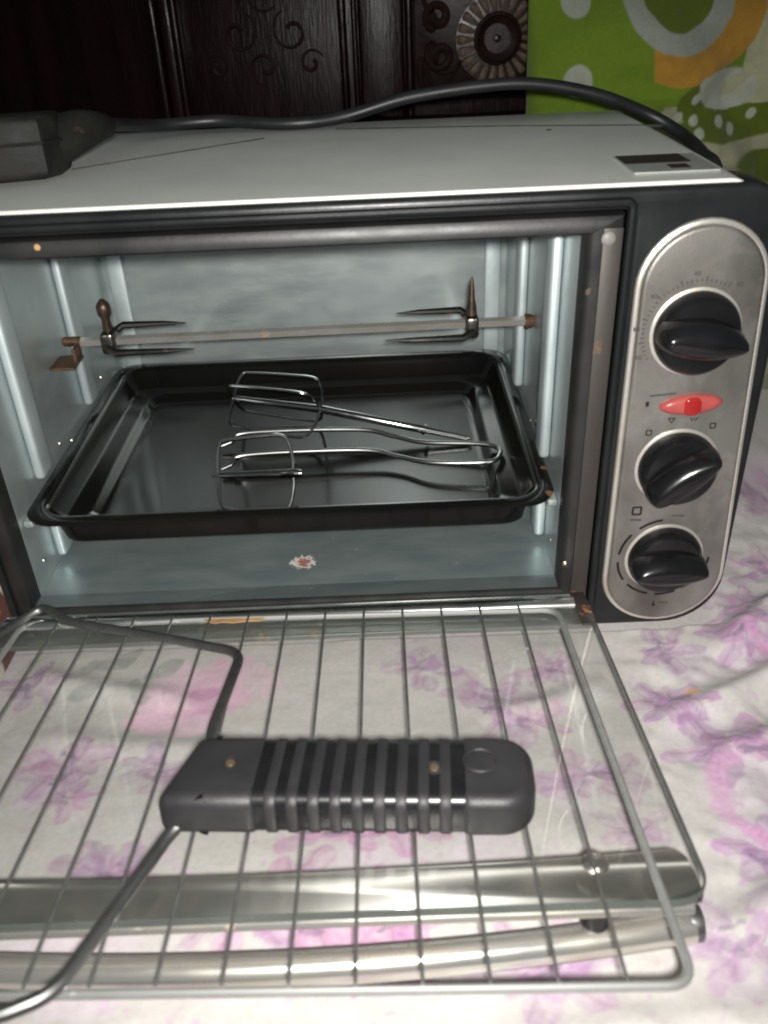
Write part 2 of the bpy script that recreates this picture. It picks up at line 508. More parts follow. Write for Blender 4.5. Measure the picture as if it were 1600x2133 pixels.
def flower(C, x, y, cx, cy, r, wob, seed, pink=0.5, strength=.75):
    q = random.Random(seed)
    npet = q.choice((6, 7, 8)); a0 = q.uniform(0, 6.28); sq = q.uniform(.65, .95)
    w6 = wob * .55
    for ring, (dd, ln, wd) in enumerate(((.66, .40, .25), (.34, .30, .20))):
        for i in range(npet - ring):
            a = a0 + i * 2 * math.pi / (npet - ring) + q.uniform(-.25, .25) + ring * .5
            d = dd * r * q.uniform(.85, 1.15)
            t = min(1, max(0, pink + q.uniform(-.3, .3)))
            col = (np.array((.34, .20, .37)) * (1 - t) + np.array((.53, .27, .43)) * t) * q.uniform(.85, 1.15)
            px, py = cx + d * math.cos(a), cy + sq * d * math.sin(a)
            if q.random() < .12: continue
            paint_ellipse(C, x, y, px, py, ln * r * q.uniform(.85, 1.2), wd * r * q.uniform(.75, 1.2), a, col, strength * q.uniform(.6, .95), w6, .16)
            e = a + q.uniform(-.3, .3)
            paint_ellipse(C, x, y, px + .08 * r * math.sin(e), py - .08 * r * math.cos(e), ln * r * .8, wd * r * .16, e, col * .62, strength * .55, w6, .3)
            if q.random() < .6:
                paint_ellipse(C, x, y, px - .10 * r * math.sin(e), py + .10 * r * math.cos(e), ln * r * .7, wd * r * .22, e, (.62, .54, .58), .55, w6, .3)
    for i in range(3):
        a = q.uniform(0, 6.28); d = q.uniform(.0, .40) * r
        paint_ellipse(C, x, y, cx + d * math.cos(a), cy + d * math.sin(a), q.uniform(.16, .30) * r, q.uniform(.045, .09) * r,
                      q.uniform(-.5, .5), (.20, .15, .22), strength * .85, w6, .2)
    for i in range(5):
        a = q.uniform(0, 6.28); d = q.uniform(.9, 1.35) * r
        paint_ellipse(C, x, y, cx + d * math.cos(a), cy + d * math.sin(a), q.uniform(.08, .16) * r, q.uniform(.05, .09) * r, a, (.50, .34, .48), strength * .6, w6, .25)


def leafp(C, x, y, cx, cy, L, W, ang, wob, col=(.27, .30, .28), al=.75):
    paint_ellipse(C, x, y, cx, cy, L, W, ang, col, al, wob * .4, .15)


def arc_band(C, x, y, cx, cy, r, w, a0, a1, col, alpha, wob):
    dx, dy = x - cx, y - cy
    d = np.abs(np.hypot(dx, dy) - r) / w + wob
    an = np.degrees(np.arctan2(dy, dx)) % 360
    ok = ((an - a0) % 360) < ((a1 - a0) % 360)
    k = np.clip((1 - d) / .3, 0, 1) * alpha * ok
    k *= .6 + .4 * (np.sin(an * .9) > -.2)
    C[:] = C * (1 - k[:, None]) + np.array(col) * k[:, None]


def paint_sheet(x, y):
    n = len(x)
    wx = x + (fbm(x, y, 70, 1) - .5) * .007; wy = y + (fbm(x, y, 70, 5) - .5) * .007
    wob = (fbm(x, y, 150, 9, 3) - .5) * 1.0
    C = np.tile(CREAM, (n, 1)) * (1 - .05 * fbm(x, y, 30, 21)[:, None])
    wash = np.clip((fbm(x, y, 24, 31, 4) - .60) / .10, 0, 1)[:, None] * .35
    C = C * (1 - wash) + np.array((.66, .52, .66)) * wash
    F = [  # cx, cy, r, pink, strength
        (.060, -.020, .016, .35, .7), (.050, -.061, .017, .45, .8), (.066, -.100, .026, .40, .85), (.178, .147, .030, .7, .7),
        (.117, .011, .020, .5, .75), (.105, -.016, .020, .4, .7), (.064, -.165, .020, .30, .8), (.030, -.208, .020, .35, .6),
        (-.044, -.213, .022, .35, .6), (-.260, -.094, .022, .65, .9), (-.252, -.118, .014, .75, .9), (-.300, -.030, .018, .2, .7),
        (-.2106, -.099, .016, .3, .6), (-.044, -.052, .022, .5, .6), (-.030, -.072, .018, .6, .6), (-.0075, -.032, .016, .4, .55),
        (-.004, -.115, .022, .4, .65), (-.120, -.149, .024, .95, .85), (-.095, -.142, .016, .95, .8), (-.132, -.190, .024, .95, .9),
        (-.100, -.193, .022, .9, .9), (-.16, -.188, .018, .6, .7), (-.082, -.027, .016, .4, .55), (.145, .05, .024, .6, .7), (.115, -.075, .02, .4, .6),
        (.10, -.19, .026, .4, .7), (.13, -.13, .028, .5, .8), (-.02, -.175, .014, .8, .5), (.005, -.15, .014, .6, .5),
        (-.30, -.17, .024, .5, .7), (-.22, -.165, .020, .35, .6), (-.33, -.10, .022, .4, .7), (-.10, -.26, .025, .4, .6), (-.2, -.26, .025, .5, .6)]
    q = random.Random(11)
    for k in range(150):
        cx, cy = q.uniform(-.9, .8), q.uniform(-.7, .55)
        if -.36 < cx < .16 and -.28 < cy < .2: continue
        F.append((cx, cy, q.uniform(.014, .028), q.uniform(.2, .8), q.uniform(.5, .85)))
    # big pink rose with grey leaves under the glass
    for (a, b, rx, ry, an, col, al) in ((-.207, -.045, .034, .022, .3, (.74, .47, .60), .85), (-.196, -.030, .026, .016, .9, (.70, .40, .55), .8),
                                        (-.212, -.062, .028, .013, -.1, (.76, .50, .62), .9), (-.190, -.048, .018, .014, 0, (.66, .36, .52), .8),
                                        (-.218, -.030, .018, .013, 1.2, (.76, .54, .65), .9), (-.200, -.042, .009, .006, .5, (.52, .27, .42), .8),
                                        (-.206, -.057, .014, .003, .1, (.60, .32, .47), .8), (-.175, -.036, .018, .018, .5, (.72, .48, .58), .7)):
        paint_ellipse(C, wx, wy, a, b, rx, ry, an, col, al, wob * .5, .2)
    for (a, b, L_, W_, an) in ((-.2373, -.036, .014, .006, -1.1), (-.228, -.018, .013, .006, .7), (-.256, -.012, .012, .006, .2),
                               (-.274, -.018, .013, .006, .9), (-.266, -.035, .010, .005, .5), (-.25, -.006, .010, .005, 1.2)):
        leafp(C, wx, wy, a, b, L_, W_, an, wob)
    for i, (cx, cy, r, pk, st) in enumerate(F):
        flower(C, wx, wy, cx, cy, r * 1.28, wob, 100 + i, pk, min(1, st * 1.15))
    arc_band(C, wx, wy, .082, -.133, .034, .005, 120, 300, (.62, .34, .52), .75, wob)
    arc_band(C, wx, wy, .132, -.010, .026, .004, 130, 330, (.56, .28, .46), .7, wob)
    arc_band(C, wx, wy, .20, .07, .04, .005, 90, 300, (.60, .32, .5), .7, wob)
    arc_band(C, wx, wy, -.155, -.125, .05, .003, 200, 300, (.62, .45, .60), .5, wob)
    sp = (vnoise(x, y, 420, 3) > .93) & (vnoise(x, y, 40, 8) > .62)
    C[sp] = C[sp] * .5 + np.array((.55, .32, .48)) * .5
    d = np.hypot((x - .063) * .55, y + .056) < .0022
    C[d] = (.72, .40, .16)
    return np.clip(C, 0, 1)


def grid_mesh(xs, ys, Z, name, mat, paint, kind=None, XYZ=None):
    nx, ny = len(xs), len(ys)
    if XYZ is None:
        X, Y = np.meshgrid(xs, ys); V = np.stack([X.ravel(), Y.ravel(), Z.ravel()], 1)
    else: V = XYZ
    I = np.arange(nx * ny).reshape(ny, nx)
    F = np.stack([I[:-1, :-1].ravel(), I[:-1, 1:].ravel(), I[1:, 1:].ravel(), I[1:, :-1].ravel()], 1)
    me = bpy.data.meshes.new(name)
    me.vertices.add(len(V)); me.vertices.foreach_set("co", V.astype(np.float32).ravel())
    me.loops.add(F.size); me.loops.foreach_set("vertex_index", F.astype(np.int32).ravel())
    me.polygons.add(len(F)); me.polygons.foreach_set("loop_start", np.arange(0, F.size, 4, dtype=np.int32))
    me.update(calc_edges=True); me.validate()
    me.polygons.foreach_set("use_smooth", np.ones(len(F), bool))
    a = me.color_attributes.new("print", 'FLOAT_COLOR', 'POINT')
    a.data.foreach_set("color", np.concatenate([paint, np.ones((len(V), 1))], 1).astype(np.float32).ravel())
    me.materials.append(mat)
    o = bpy.data.objects.new(name, me); COL.objects.link(o)
    WORG[o.name] = np.zeros(3)
    if kind: o["kind"] = kind
    return o


def axis_pts(a, b, lo, hi, d, g=1.25):
    """fine spacing d on [a,b], growing spacing out to lo / hi"""
    mid = list(np.arange(a, b, d)); s = d; p = a; left = []
    while p > lo: s *= g; p -= s; left.append(p)
    s = d; p = mid[-1]; rt = []
    while p < hi: s *= g; p += s; rt.append(p)
    return np.array(left[::-1] + mid + rt)


def bed_height(X, Y):
    z = np.full_like(X, -.0315)
    rise = np.clip((-.045 - Y) / .15, 0, 1); rise = rise * rise * (3 - 2 * rise)
    z += rise * .0215 * np.clip(1 - (np.abs(X + .12) / .32) ** 4, .35, 1)
    z -= .010 * np.clip((Y - .03) / .1, 0, 1) * (X < .094) * (X > -.32)
    outr = np.clip((X - .10) / .08, 0, 1)
    w = .0026 * (fbm(X * .6 + Y * .5, Y * .6 - X * .25, 26, 2, 3) - .5) * 2
    w += .0016 * (fbm(X, Y, 60, 4, 2) - .5) * 2
    z += w * np.clip(.35 + outr + np.clip((X - .01) / .04, 0, 1) + np.clip((-.215 - Y) / .03, 0, 1), 0, 1.3)

    def crease(ax, ay, bx, by, h, wd):
        L = math.hypot(bx - ax, by - ay); ux, uy = (bx - ax) / L, (by - ay) / L
        t = ((X - ax) * ux + (Y - ay) * uy) / L
        s = (X - ax) * -uy + (Y - ay) * ux
        s = s + .004 * np.sin(t * 5 + ax * 40)
        e = np.clip(t / .2, 0, 1) * np.clip((1 - t) / .2, 0, 1)
        return h * np.exp(-(s / wd) ** 2) * e
    z += crease(.085, -.03, .20, .055, .013, .010) + crease(.10, -.02, .22, .00, .010, .008)
    z += crease(.03, -.075, .20, -.02, .009, .009) + crease(.02, -.205, .16, -.125, .010, .008)
    z += crease(.045, -.10, .17, -.09, .007, .010) + crease(.08, .02, .14, .17, .010, .016)
    z += crease(-.10, -.245, .12, -.235, .005, .010) + crease(-.30, -.06, -.16, -.10, .004, .010)
    z += crease(-.31, -.012, -.20, -.055, .004, .008) + crease(-.05, -.075, .02, -.04, .004, .008)
    z += crease(.11, -.22, .28, -.13, .010, .018) + crease(.15, -.02, .27, .10, .012, .02)
    # pressed flat under the oven and the hinge line
    pr = (X > -.325) & (X < .098) & (Y > .0)
    z = np.where(pr, np.minimum(z, -.0335), z)
    # never above the handle tube and door
    cap = np.where((X > -.33) & (X < .03) & (Y > -.225) & (Y < 0.0), -.0075, 1.0)
    return np.minimum(z, cap)


xs = axis_pts(-.35, .22, -.95, .9, .0011)
ys = axis_pts(-.27, .10, -.75, .60, .0011)
X, Y = np.meshgrid(xs, ys)
Z = bed_height(X, Y)
sheet = grid_mesh(xs, ys, Z, "bedsheet", M['sheet'], paint_sheet(X.ravel(), Y.ravel()), kind="structure")
sheet["label"] = "white bedsheet printed with purple and pink flowers"

# ------------------------------------------------------------------ headboard
HY = .425
hb = thing("headboard", (-.05, HY + .03, -.04), "dark polished carved wooden headboard behind the oven", "headboard")
make("back_board", *box(-.62, .52, HY + .012, HY + .045, -.04, .46, .002), M['wood'], hb)
for x0, x1, d in ((-.2765, -.2685, .012), (-.2575, -.2505, .016), (-.1205, -.1135, .012), (-.1095, -.1045, .017), (-.0655, -.0585, .014), (.060, .068, .014)):
    make("moulding", *box(x0, x1, HY + .011 - d, HY + .012, .02, .45, min(.003, (x1 - x0) * .42), 3), M['wood'], hb)
make("stile", *box(-.1040, -.0660, HY - .002, HY + .0118, .02, .45, .003, 3), M['wood'], hb)
make("stile", *box(-.2680, -.2580, HY + .004, HY + .0118, .02, .45, .002, 3), M['wood'], hb)
make("rail", *box(-.60, .50, HY - .020, HY - .0005, .150, .196, .004, 3), M['wood'], hb)
make("rail", *box(-.058, .059, HY + .004, HY + .0118, .205, .45, .002), M['woodcarve'], hb)
yc = HY + .003
ros = make("rosette", *lathe([(.0345, 0), (.0345, .001), (.0200, .002), (.0190, .0045), (.0175, .005), (.0165, .003), (.010, -.0005), (.0035, -.0012), (.003, .0006), (.001, .0012)], 48, '-y', (.0118, yc, .2503)), M['woodcarve'], hb)
pet = []
NP = 22
prof = [(.0202, .0018, .0020), (.0235, .0024, .0052), (.029, .0034, .0058), (.0325, .0036, .0042), (.0342, .0022, .0016)]
loops = []
for (r, hw, hh) in prof:
    loops.append([(r, -hw, 0), (r, -hw * .75, hh * .8), (r, 0, hh), (r, hw * .75, hh * .8), (r, hw, 0)])
pv, pf = loft(loops)
base = make("petal", [(p[0], -p[2], p[1]) for p in pv], pf, M['petal'], ros, origin=(0, 0, 0))
base.location = (0, 0.0008, 0)
WORG[base.name] = WORG[ros.name]
for k in range(1, NP):
    c = dup(base, rot=(0, 2 * math.pi * k / NP, 0))
base.rotation_euler = (0, 0.0, 0)


def spiral(cx, cz, r0, turns, a0, sgn, tail=()):
    P = []
    n = int(26 * turns)
    for i in range(n + 1):
        t = i / n
        r = r0 * (.22 + .78 * t); a = a0 + sgn * 2 * math.pi * turns * t
        P.append((cx + r * math.cos(a), HY + .002, cz + r * math.sin(a)))
    for q in tail: P.append((q[0], HY + .002, q[1]))
    return np.array(P)


def scroll(P, r=.0040):
    n = len(P); R = r * (1.0 - .55 * np.linspace(0, 1, n) ** 2); R[0] *= .8
    make("scroll", *tube(P, R, 8), M['woodcarve'], hb)


scroll(spiral(-.038, .2680, .0115, 1.35, 2.2, 1, [(-.050, .283), (-.044, .293), (-.03, .297)]))
scroll(spiral(-.036, .2395, .0125, 1.35, 4.2, -1, [(-.048, .226), (-.040, .213), (-.022, .210)]))
scroll(spiral(-.036, .2395, .018, .55, 2.6, 1, [(-.030, .216), (-.012, .214), (.004, .219)]), .0022)
scroll(smooth_path([(-.052, HY + .002, .240), (-.053, HY + .002, .222), (-.046, HY + .002, .207)]), .0028)
scroll(spiral(.052, .2400, .009, 1.2, 1.2, 1, [(.050, .222), (.04, .212)]), .0026)
for (cx, cz, r, a0, sg) in ((-.205, .262, .017, .5, 1), (-.160, .262, .017, 2.6, -1), (-.185, .236, .014, 4.0, 1), (-.145, .238, .011, 1.0, -1), (-.225, .238, .011, 2.0, 1), (-.183, .290, .014, 5, 1)):
    P = spiral(cx, cz, r, 1.1, a0, sg); P[:, 1] += .0105
    scroll(P, .0020)

# ------------------------------------------------------------------ green pillow
PC = np.array((.200, .355, .125)); PHX, PHZ = .172, .172
us = np.linspace(-1, 1, 520); vs = np.linspace(-1, 1, 520)
U, Vv = np.meshgrid(us, vs)


def pillow_pts(side):
    ex = np.sign(U) * np.abs(U); ez = Vv
    b = np.clip((1 - np.abs(U) ** 3.2) * (1 - np.abs(Vv) ** 3.2), 0, 1) ** .55
    pinch = 1 - .045 * (Vv ** 2) * (1 - U ** 2) * 0
    x = PC[0] + PHX * U * (1 - .05 * (1 - np.abs(Vv)) ** 2 * 0 - .03 * np.abs(Vv) ** 2 * 0) * pinch
    z = PC[2] + PHZ * Vv * (1 - .04 * (1 - U ** 2))
    fold = .006 * np.sin(9 * U + 5 * Vv + 4 * fbm(U, Vv, 2.2, 6)) * fbm(U, Vv, 2.5, 12) + .004 * np.sin(15 * Vv - 7 * U + 5 * fbm(U, Vv, 2.0, 16)) * fbm(U, Vv, 3, 22)
    wr = ((fbm(U, Vv, 5, 3, 3) - .5) * .016 + fold * 3.0) * b
    y = PC[1] + side * (.050 * b + wr) - .02 * 0
    y = y + (z - PC[2]) * .12
    return x, y, z


def paint_pillow(x, z):
    green = np.array((.130, .205, .016))
    C = np.tile(green, (len(x), 1))
    wv = (fbm(x, z, 60, 3) - .5) * .004
    olive = np.array((.085, .115, .010)); cream = np.array((.36, .36, .23)); grey = np.array((.28, .30, .25)); orange = np.array((.38, .20, .03)); wht = np.array((.36, .38, .31))

    def soft(sd, c, w=.0007):            # sd: signed distance, negative inside
        k = np.clip(.5 - sd / w * .5, 0, 1)[:, None]
        C[:] = C * (1 - k) + c * k

    def ell(cx, cz, rx, rz, t=0.0):
        u = x - cx; v = z - cz - t * u
        return (np.sqrt((u / rx) ** 2 + (v / rz) ** 2) - 1) * min(rx, rz)
    r = np.hypot(x - .136, z - .283) + wv
    soft(np.maximum(.186 - x, .205 - z) + wv, cream)
    soft(z - .206 + .10 * np.clip(x - .150, 0, .1) + wv, cream * .8)
    soft(np.maximum(z - .213, x - .122 - .5 * (z - .2)) + wv * 2, green * .92)
    soft(np.maximum(r - .063, .1165 - x), orange)
    soft(r - .043, grey)
    soft(r - .029, olive * 1.1)
    soft(ell(.150, .207, .016, .014) + wv, olive * .95)
    soft(ell(.190, .1950, .056, .0115, .10) + wv, olive)
    for (dx, dz) in ((.1475, .1965), (.167, .1950), (.1925, .1990), (.176, .1895), (.1505, .1880), (.136, .1985), (.210, .2005), (.147, .2110), (.226, .199)):
        soft(ell(dx, dz, .0034, .0038, .2), wht)
    soft(ell(.172, .2160, .024, .0145) + wv * 1.5, wht)
    soft(ell(.181, .2190, .010, .006, .5) + wv, wht * np.array((.9, .88, .7)))
    for (dx, dz) in ((.0612, .277), (.0633, .2240), (.085, .19), (.05, .17), (.10, .15)):
        soft(ell(dx, dz, .0105, .0115), wht * .92)
    soft(ell(.235, .158, .055, .014, -.15), olive * .9)
    soft(np.hypot(x - .29, z - .10) - .05, orange); soft(np.hypot(x - .29, z - .10) - .033, grey)
    return C


px, py, pz = pillow_pts(-1)
fr = np.stack([px.ravel(), py.ravel(), pz.ravel()], 1)
qx, qy, qz = pillow_pts(1)
bk = np.stack([qx.ravel(), qy.ravel(), qz.ravel()], 1)
pil = thing("pillow", (PC[0], PC[1], PC[2] - PHZ), "green pillow with orange and grey ring print behind the oven", "pillow")
for nm, pts in (("front_cover", fr), ("back_cover", bk)):
    o = grid_mesh(us, vs, None, nm, M['pillow'], paint_pillow(pts[:, 0], pts[:, 2]) * .85, XYZ=pts - WORG[pil.name])
    o.parent = pil

# ------------------------------------------------------------------ oven
W_, H_, D_ = .30, .1974, .2506
oven = thing("toaster_oven", (-.11, .11, -.034), "white roofed toaster oven with black front and its glass door open", "oven")
XL, XR, ZB, ZT = -.3115, .0725, -.0260, .2190


def shell_profile(x0, x1, z0, z1, r):
    P = [(x0, z0)]
    for k in range(9):
        a = math.pi - math.pi / 2 * k / 8
        P.append((x0 + r + r * math.cos(a), z1 - r + r * math.sin(a)))
    for k in range(9):
        a = math.pi / 2 - math.pi / 2 * k / 8
        P.append((x1 - r + r * math.cos(a), z1 - r + r * math.sin(a)))
    P.append((x1, z0))
    return P


secs = []
for (y, dz, inset) in ((.0035, 0, 0), (.05, .0003, 0), (.11, .0006, 0), (.17, .0004, 0), (.2190, 0, 0), (.2225, -.0008, .0005), (.2260, -.0040, .002), (.268, -.040, .004)):
    secs.append([(x, y, z + dz * (1 if z > .1 else 0)) for x, z in shell_profile(XL + inset, XR - inset, ZB, ZT, .011)])
nprof = len(secs[0])
V, F = [], []
for s in secs: V += s
for i in range(len(secs) - 1):
    for k in range(nprof - 1):
        F.append([i * nprof + k, i * nprof + k + 1, (i + 1) * nprof + k + 1, (i + 1) * nprof + k])
F.append([(len(secs) - 1) * nprof + k for k in range(nprof)])
body = make("outer_shell", V, F, M['roof'], oven)
make("base_plate", *box(XL + .003, XR - .003, .004, .266, ZB - .001, ZB + .0012), M['galv'], oven)
# rolled front lip of the roof
lipP = [(x, .0022, z) for x, z in shell_profile(XL + .0008, XR - .0008, .06, ZT - .0012, .011)]
make("roof_lip", *tube(np.array(lipP), .0013, 8), M['roofedgelit'], oven)
# thin dark matte lines laid across the roof
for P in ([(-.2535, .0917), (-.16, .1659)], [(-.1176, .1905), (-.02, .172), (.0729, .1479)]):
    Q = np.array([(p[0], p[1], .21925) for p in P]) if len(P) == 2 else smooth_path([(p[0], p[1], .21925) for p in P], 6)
    make("roof_line", *tube(Q, .0008, 6), M['roofdark'], oven)
# sticker
make("sticker", *box(.0225, .0610, .0165, .0570, .2192, .2201), M['label_grey'], oven)
make("sticker_print", *box(.0232, .0540, .0360, .0565, .2200, .2203), M['label_dark'], oven)
make("sticker_print", *box(.0410, .0500, .0225, .0315, .2200, .2203), M['label_dark'], oven)
make("paint_chip", *lathe([(.0018, 0), (.0015, .0003)], 7, 'z', (.0074, .1490, .2195)), M['roofdark'], oven)

# front bezel with door hole and right control area
outer = rrect(XL - .0005, .0925, ZB - .0005, ZT - .0015, [.008, .032, .024, .010], 10)
hole = rrect(-.3096, .0195, -.0115, .2078, .004, 4)[::-1]
bez = make("front_bezel", *to_front(plate([outer, hole], .030, .0030, 3), .0300 - .002), M['black'], oven)
rid = fillet([(-.3090, -.0016, .2118), (.0165, -.0016, .2118), (.0182, -.0016, .2100), (.0182, -.0016, -.020)], .006, 6)
make("bezel_ridge", *tube(rid, .0028, 10, flat=(1, .75)), M['black'], oven)
# steel door frame around the opening: mitred ring
ins = [(-W_, 0), (0, 0), (0, H_), (-W_, H_)]
ext = [(-W_ - .0088, -.0095), (.0160, -.0095), (.0160, H_ + .0090), (-W_ - .0088, H_ + .0090)]
ringprof = [(0, .014), (0, .0020), (.06, .0004), (.16, -.0008), (.80, -.0012), (.93, -.0006), (1, .0012), (1, .008)]
loops = []
for t, y in ringprof:
    loops.append([((1 - t) * a[0] + t * b[0], y, (1 - t) * a[1] + t * b[1]) for a, b in zip(ins, ext)])
V, F = loft(loops, False, False)
nl = 4
Fr = {0: [], 1: [], 2: [], 3: []}
for i, f in enumerate(F): Fr[i % 4].append(f)
for k, (nm, mt) in enumerate((("frame_bottom", 'blackmetal'), ("frame_side", 'blackmetal'), ("frame_top", 'blackmetal'), ("frame_side", 'blackmetal'))):
    used = sorted({i for f in Fr[k] for i in f}); mp = {a: b for b, a in enumerate(used)}
    make(nm, [V[i] for i in used], [[mp[i] for i in f] for f in Fr[k]], M[mt], oven)

make("jamb_strip", *box(.0062, .0152, -.0026, -.0009, -.0090, .2010, .0007), M['flange'], oven)

# cavity
Z0 = 0.0
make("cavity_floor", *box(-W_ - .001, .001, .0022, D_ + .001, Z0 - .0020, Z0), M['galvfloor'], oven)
make("cavity_ceiling", *box(-W_ - .001, .001, .0022, D_ + .001, H_ + .0010, H_ + .003), M['galv'], oven)
make("back_wall", *box(-W_ - .001, .001, D_, D_ + .002, Z0 + .0002, H_ + .0008), M['galv'], oven)
for x, s in ((-W_, 1), (0, -1)):
    wl = make("side_wall", *box(min(x, x - s * .002), max(x, x - s * .002), .0145, D_ - .0005, Z0 + .0003, H_ + .0007), M['galv'], oven)
    for y0 in (.048, .150):
        for (z0, z1) in ((.004, .036), (.058, .188)):
            a, b = x + s * .0002, x + s * .0062
            make("rib", *box(min(a, b), max(a, b), y0, y0 + .017, z0, z1, .0024, 3), M['rib'], wl)
    for zr, dp in ((.0440, .0060),):
        a, b = x + s * .0002, x + s * dp
        make("shelf_rail", *box(min(a, b), max(a, b), .018, .236, zr, zr + .0045, .0016, 2), M['galv'], wl)
    a, b = x + s * .0045, x + s * .0165
    make("corner_strip", *box(min(a, b), max(a, b), D_ - .0050, D_ - .0003, .003, H_ - .001, .002, 2), M['rib'], oven)
    for (y, z) in ((.030, .014), (.095, .058), (.115, .050), (.195, .060), (.060, .078)):
        c = (x + s * .0001, y, z)
        make("rivet", *xf(lathe([(.0016, 0), (.0014, .0006), (.0006, .0011)], 10, 'z'), Matrix.Translation(c) @ Matrix.Rotation(s * math.pi / 2, 4, 'Y')), M['screwsteel'], wl)
for (x, z) in ((-.0012, .1720), (-.0012, .0180), (-.2985, .072)):
    make("rivet", *lathe([(.0018, 0), (.0017, .0006), (.0008, .0014)], 12, '-y', (x + (.0035 if x > -.1 else -.0035), -.0006, z)), M['screw'], oven)
make("door_bumper", *lathe([(.0032, 0), (.0032, .0008), (.0023, .0016), (.0008, .0018)], 16, '-y', (.0085, -.0025, .1965)), M['white'], oven)
make("rust_spot", *lathe([(.0016, 0), (.0012, .0004)], 7, '-y', (-.2455, -.0012, .2035)), M['tape'], oven)
# feet
ft = make("foot", *lathe([(.010, -.0085), (.011, -.001), (.011, 0)], 20, 'z', (.055, .040, ZB - .0012)), M['black'], oven)
for d in ((-.345, 0, 0), (0, .20, 0), (-.345, .20, 0)): dup(ft, d)

# control panel: tapered stadium plate


def stadium(xl0, xr0, zb, xl1, xr1, zt, grow=0.0, n=20):
    c0, r0 = (xl0 + xr0) / 2, (xr0 - xl0) / 2 + grow
    c1, r1 = (xl1 + xr1) / 2, (xr1 - xl1) / 2 + grow
    za, zc = zb - grow + r0 * .96, zt + grow - r1 * 1.0
    P = []
    for k in range(n + 1):
        a = math.pi + math.pi * k / n
        P.append((c0 + r0 * math.cos(a), za + .96 * r0 * math.sin(a)))
    for k in range(n + 1):
        a = math.pi * k / n
        P.append((c1 + r1 * math.cos(a), zc + r1 * math.sin(a)))
    return P


pan = make("control_panel", *to_front(plate([stadium(.0255, .0880, -.0195, .0250, .0815, .2015)], .0045, .0022, 3), -.0018), M['panel'], oven)
rimloop = [(x, -.0030, z) for x, z in stadium(.0255, .0880, -.0195, .0250, .0815, .2015, .0006)]
make("panel_rim", *tube(np.array(rimloop), .0018, 8, closed=True, flat=(.9, 1)), M['panelrim'], pan)
PY = -.0063


def knob(cx, cz, r, ang, name="knob"):
    k = make(name, *lathe([(r * 1.0, .0), (r * 1.0, .0035), (r * .97, .0055), (r * .93, .0075), (r * .86, .0090), (r * .5, .0098), (r * .05, .0100)], 48, '-y', (cx, PY, cz)), M['knob'], pan)
    make("knob_collar", *lathe([(r * 1.07, 0), (r * 1.07, .0006), (r * 1.01, .0011)], 40, '-y', (cx, PY + .0001, cz)), M['panelrim'], k)
    L = r * .98
    loops = []
    for (h, sc, wd) in ((.0060, 1.04, .0105), (.0110, 1.04, .0100), (.0165, 1.0, .0078), (.0195, .95, .0052), (.0205, .87, .0028)):
        P = []
        for i in range(28):
            a = 2 * math.pi * i / 28
            x = L * sc * math.cos(a); w = wd * math.copysign(abs(math.sin(a)) ** .75, math.sin(a))
            if x > 0: w *= 1 - .35 * (x / L) ** 2
            P.append((x * math.cos(ang) - w * math.sin(ang) + cx, PY - h, x * math.sin(ang) + w * math.cos(ang) + cz))
        loops.append(P)
    make("grip", *loft(loops), M['knob'], k, sharp=50)
    return k


K1 = (.0525, .1525); K2 = (.0537, .0805); K3 = (.0545, .0240)
knob(*K1, .0200, math.radians(-7)); knob(*K2, .0200, math.radians(38)); knob(*K3, .0198, math.radians(1))
# indicator lamp


def almond(w, h, n=14):
    P = []
    for k in range(2 * n):
        a = math.pi * k / n
        P.append((w * math.cos(a), h * math.copysign(abs(math.sin(a)) ** 1.15, math.sin(a))))
    return P


lampx, lampz = .0558, .1155
rot = lambda P, a, cx, cz: [(x * math.cos(a) - z * math.sin(a) + cx, x * math.sin(a) + z * math.cos(a) + cz) for x, z in P]
loops = []
for (s, h) in ((1, 0), (1, .0010), (.93, .0022), (.78, .0031), (.45, .0037), (.1, .0039)):
    loops.append([(x, PY - h, z) for x, z in rot([(a * s, b * s) for a, b in almond(.0155, .0052)], .06, lampx, lampz)])
lens = make("indicator_lens", *loft(loops), M['red'], pan)
make("lens_core", *to_front(plate([rot(rrect(-.0042, .0042, -.0046, .0046, .0030, 5), .06, lampx, lampz)], .0022, .0008, 2), PY - .0022), M['reddark'], lens)
# printed marks
def strip(pts, w, mat, h=.00018):
    V, F = [], []
    P = np.array(pts); T = np.gradient(P, axis=0); T /= np.linalg.norm(T, axis=1)[:, None] + 1e-12
    Nn = np.stack([-T[:, 1], T[:, 0]], 1)
    for p, q in zip(P, Nn):
        a = p + q * w / 2; b = p - q * w / 2
        V += [(a[0], PY - h, a[1]), (b[0], PY - h, b[1]), (b[0], PY + .0002, b[1]), (a[0], PY + .0002, a[1])]
    for i in range(len(P) - 1):
        for k in range(4):
            l = (k + 1) % 4
            F.append([i * 4 + k, i * 4 + l, (i + 1) * 4 + l, (i + 1) * 4 + k])
    F += [[0, 1, 2, 3], [(len(P) - 1) * 4 + k for k in (3, 2, 1, 0)]]
    return V, F


def arcpts(c, r, a0, a1, n=10):
    return [(c[0] + r * math.cos(math.radians(a0 + (a1 - a0) * k / n)), c[1] + r * math.sin(math.radians(a0 + (a1 - a0) * k / n))) for k in range(n + 1)]


def icon_sq(cx, cz, s, mat='mark'):
    q = [(cx - s, cz - s), (cx + s, cz - s), (cx + s, cz + s), (cx - s, cz + s)]
    parts = [strip([q[i], q[(i + 1) % 4]], s * .45, None) for i in range(4)]
    return merge(parts)


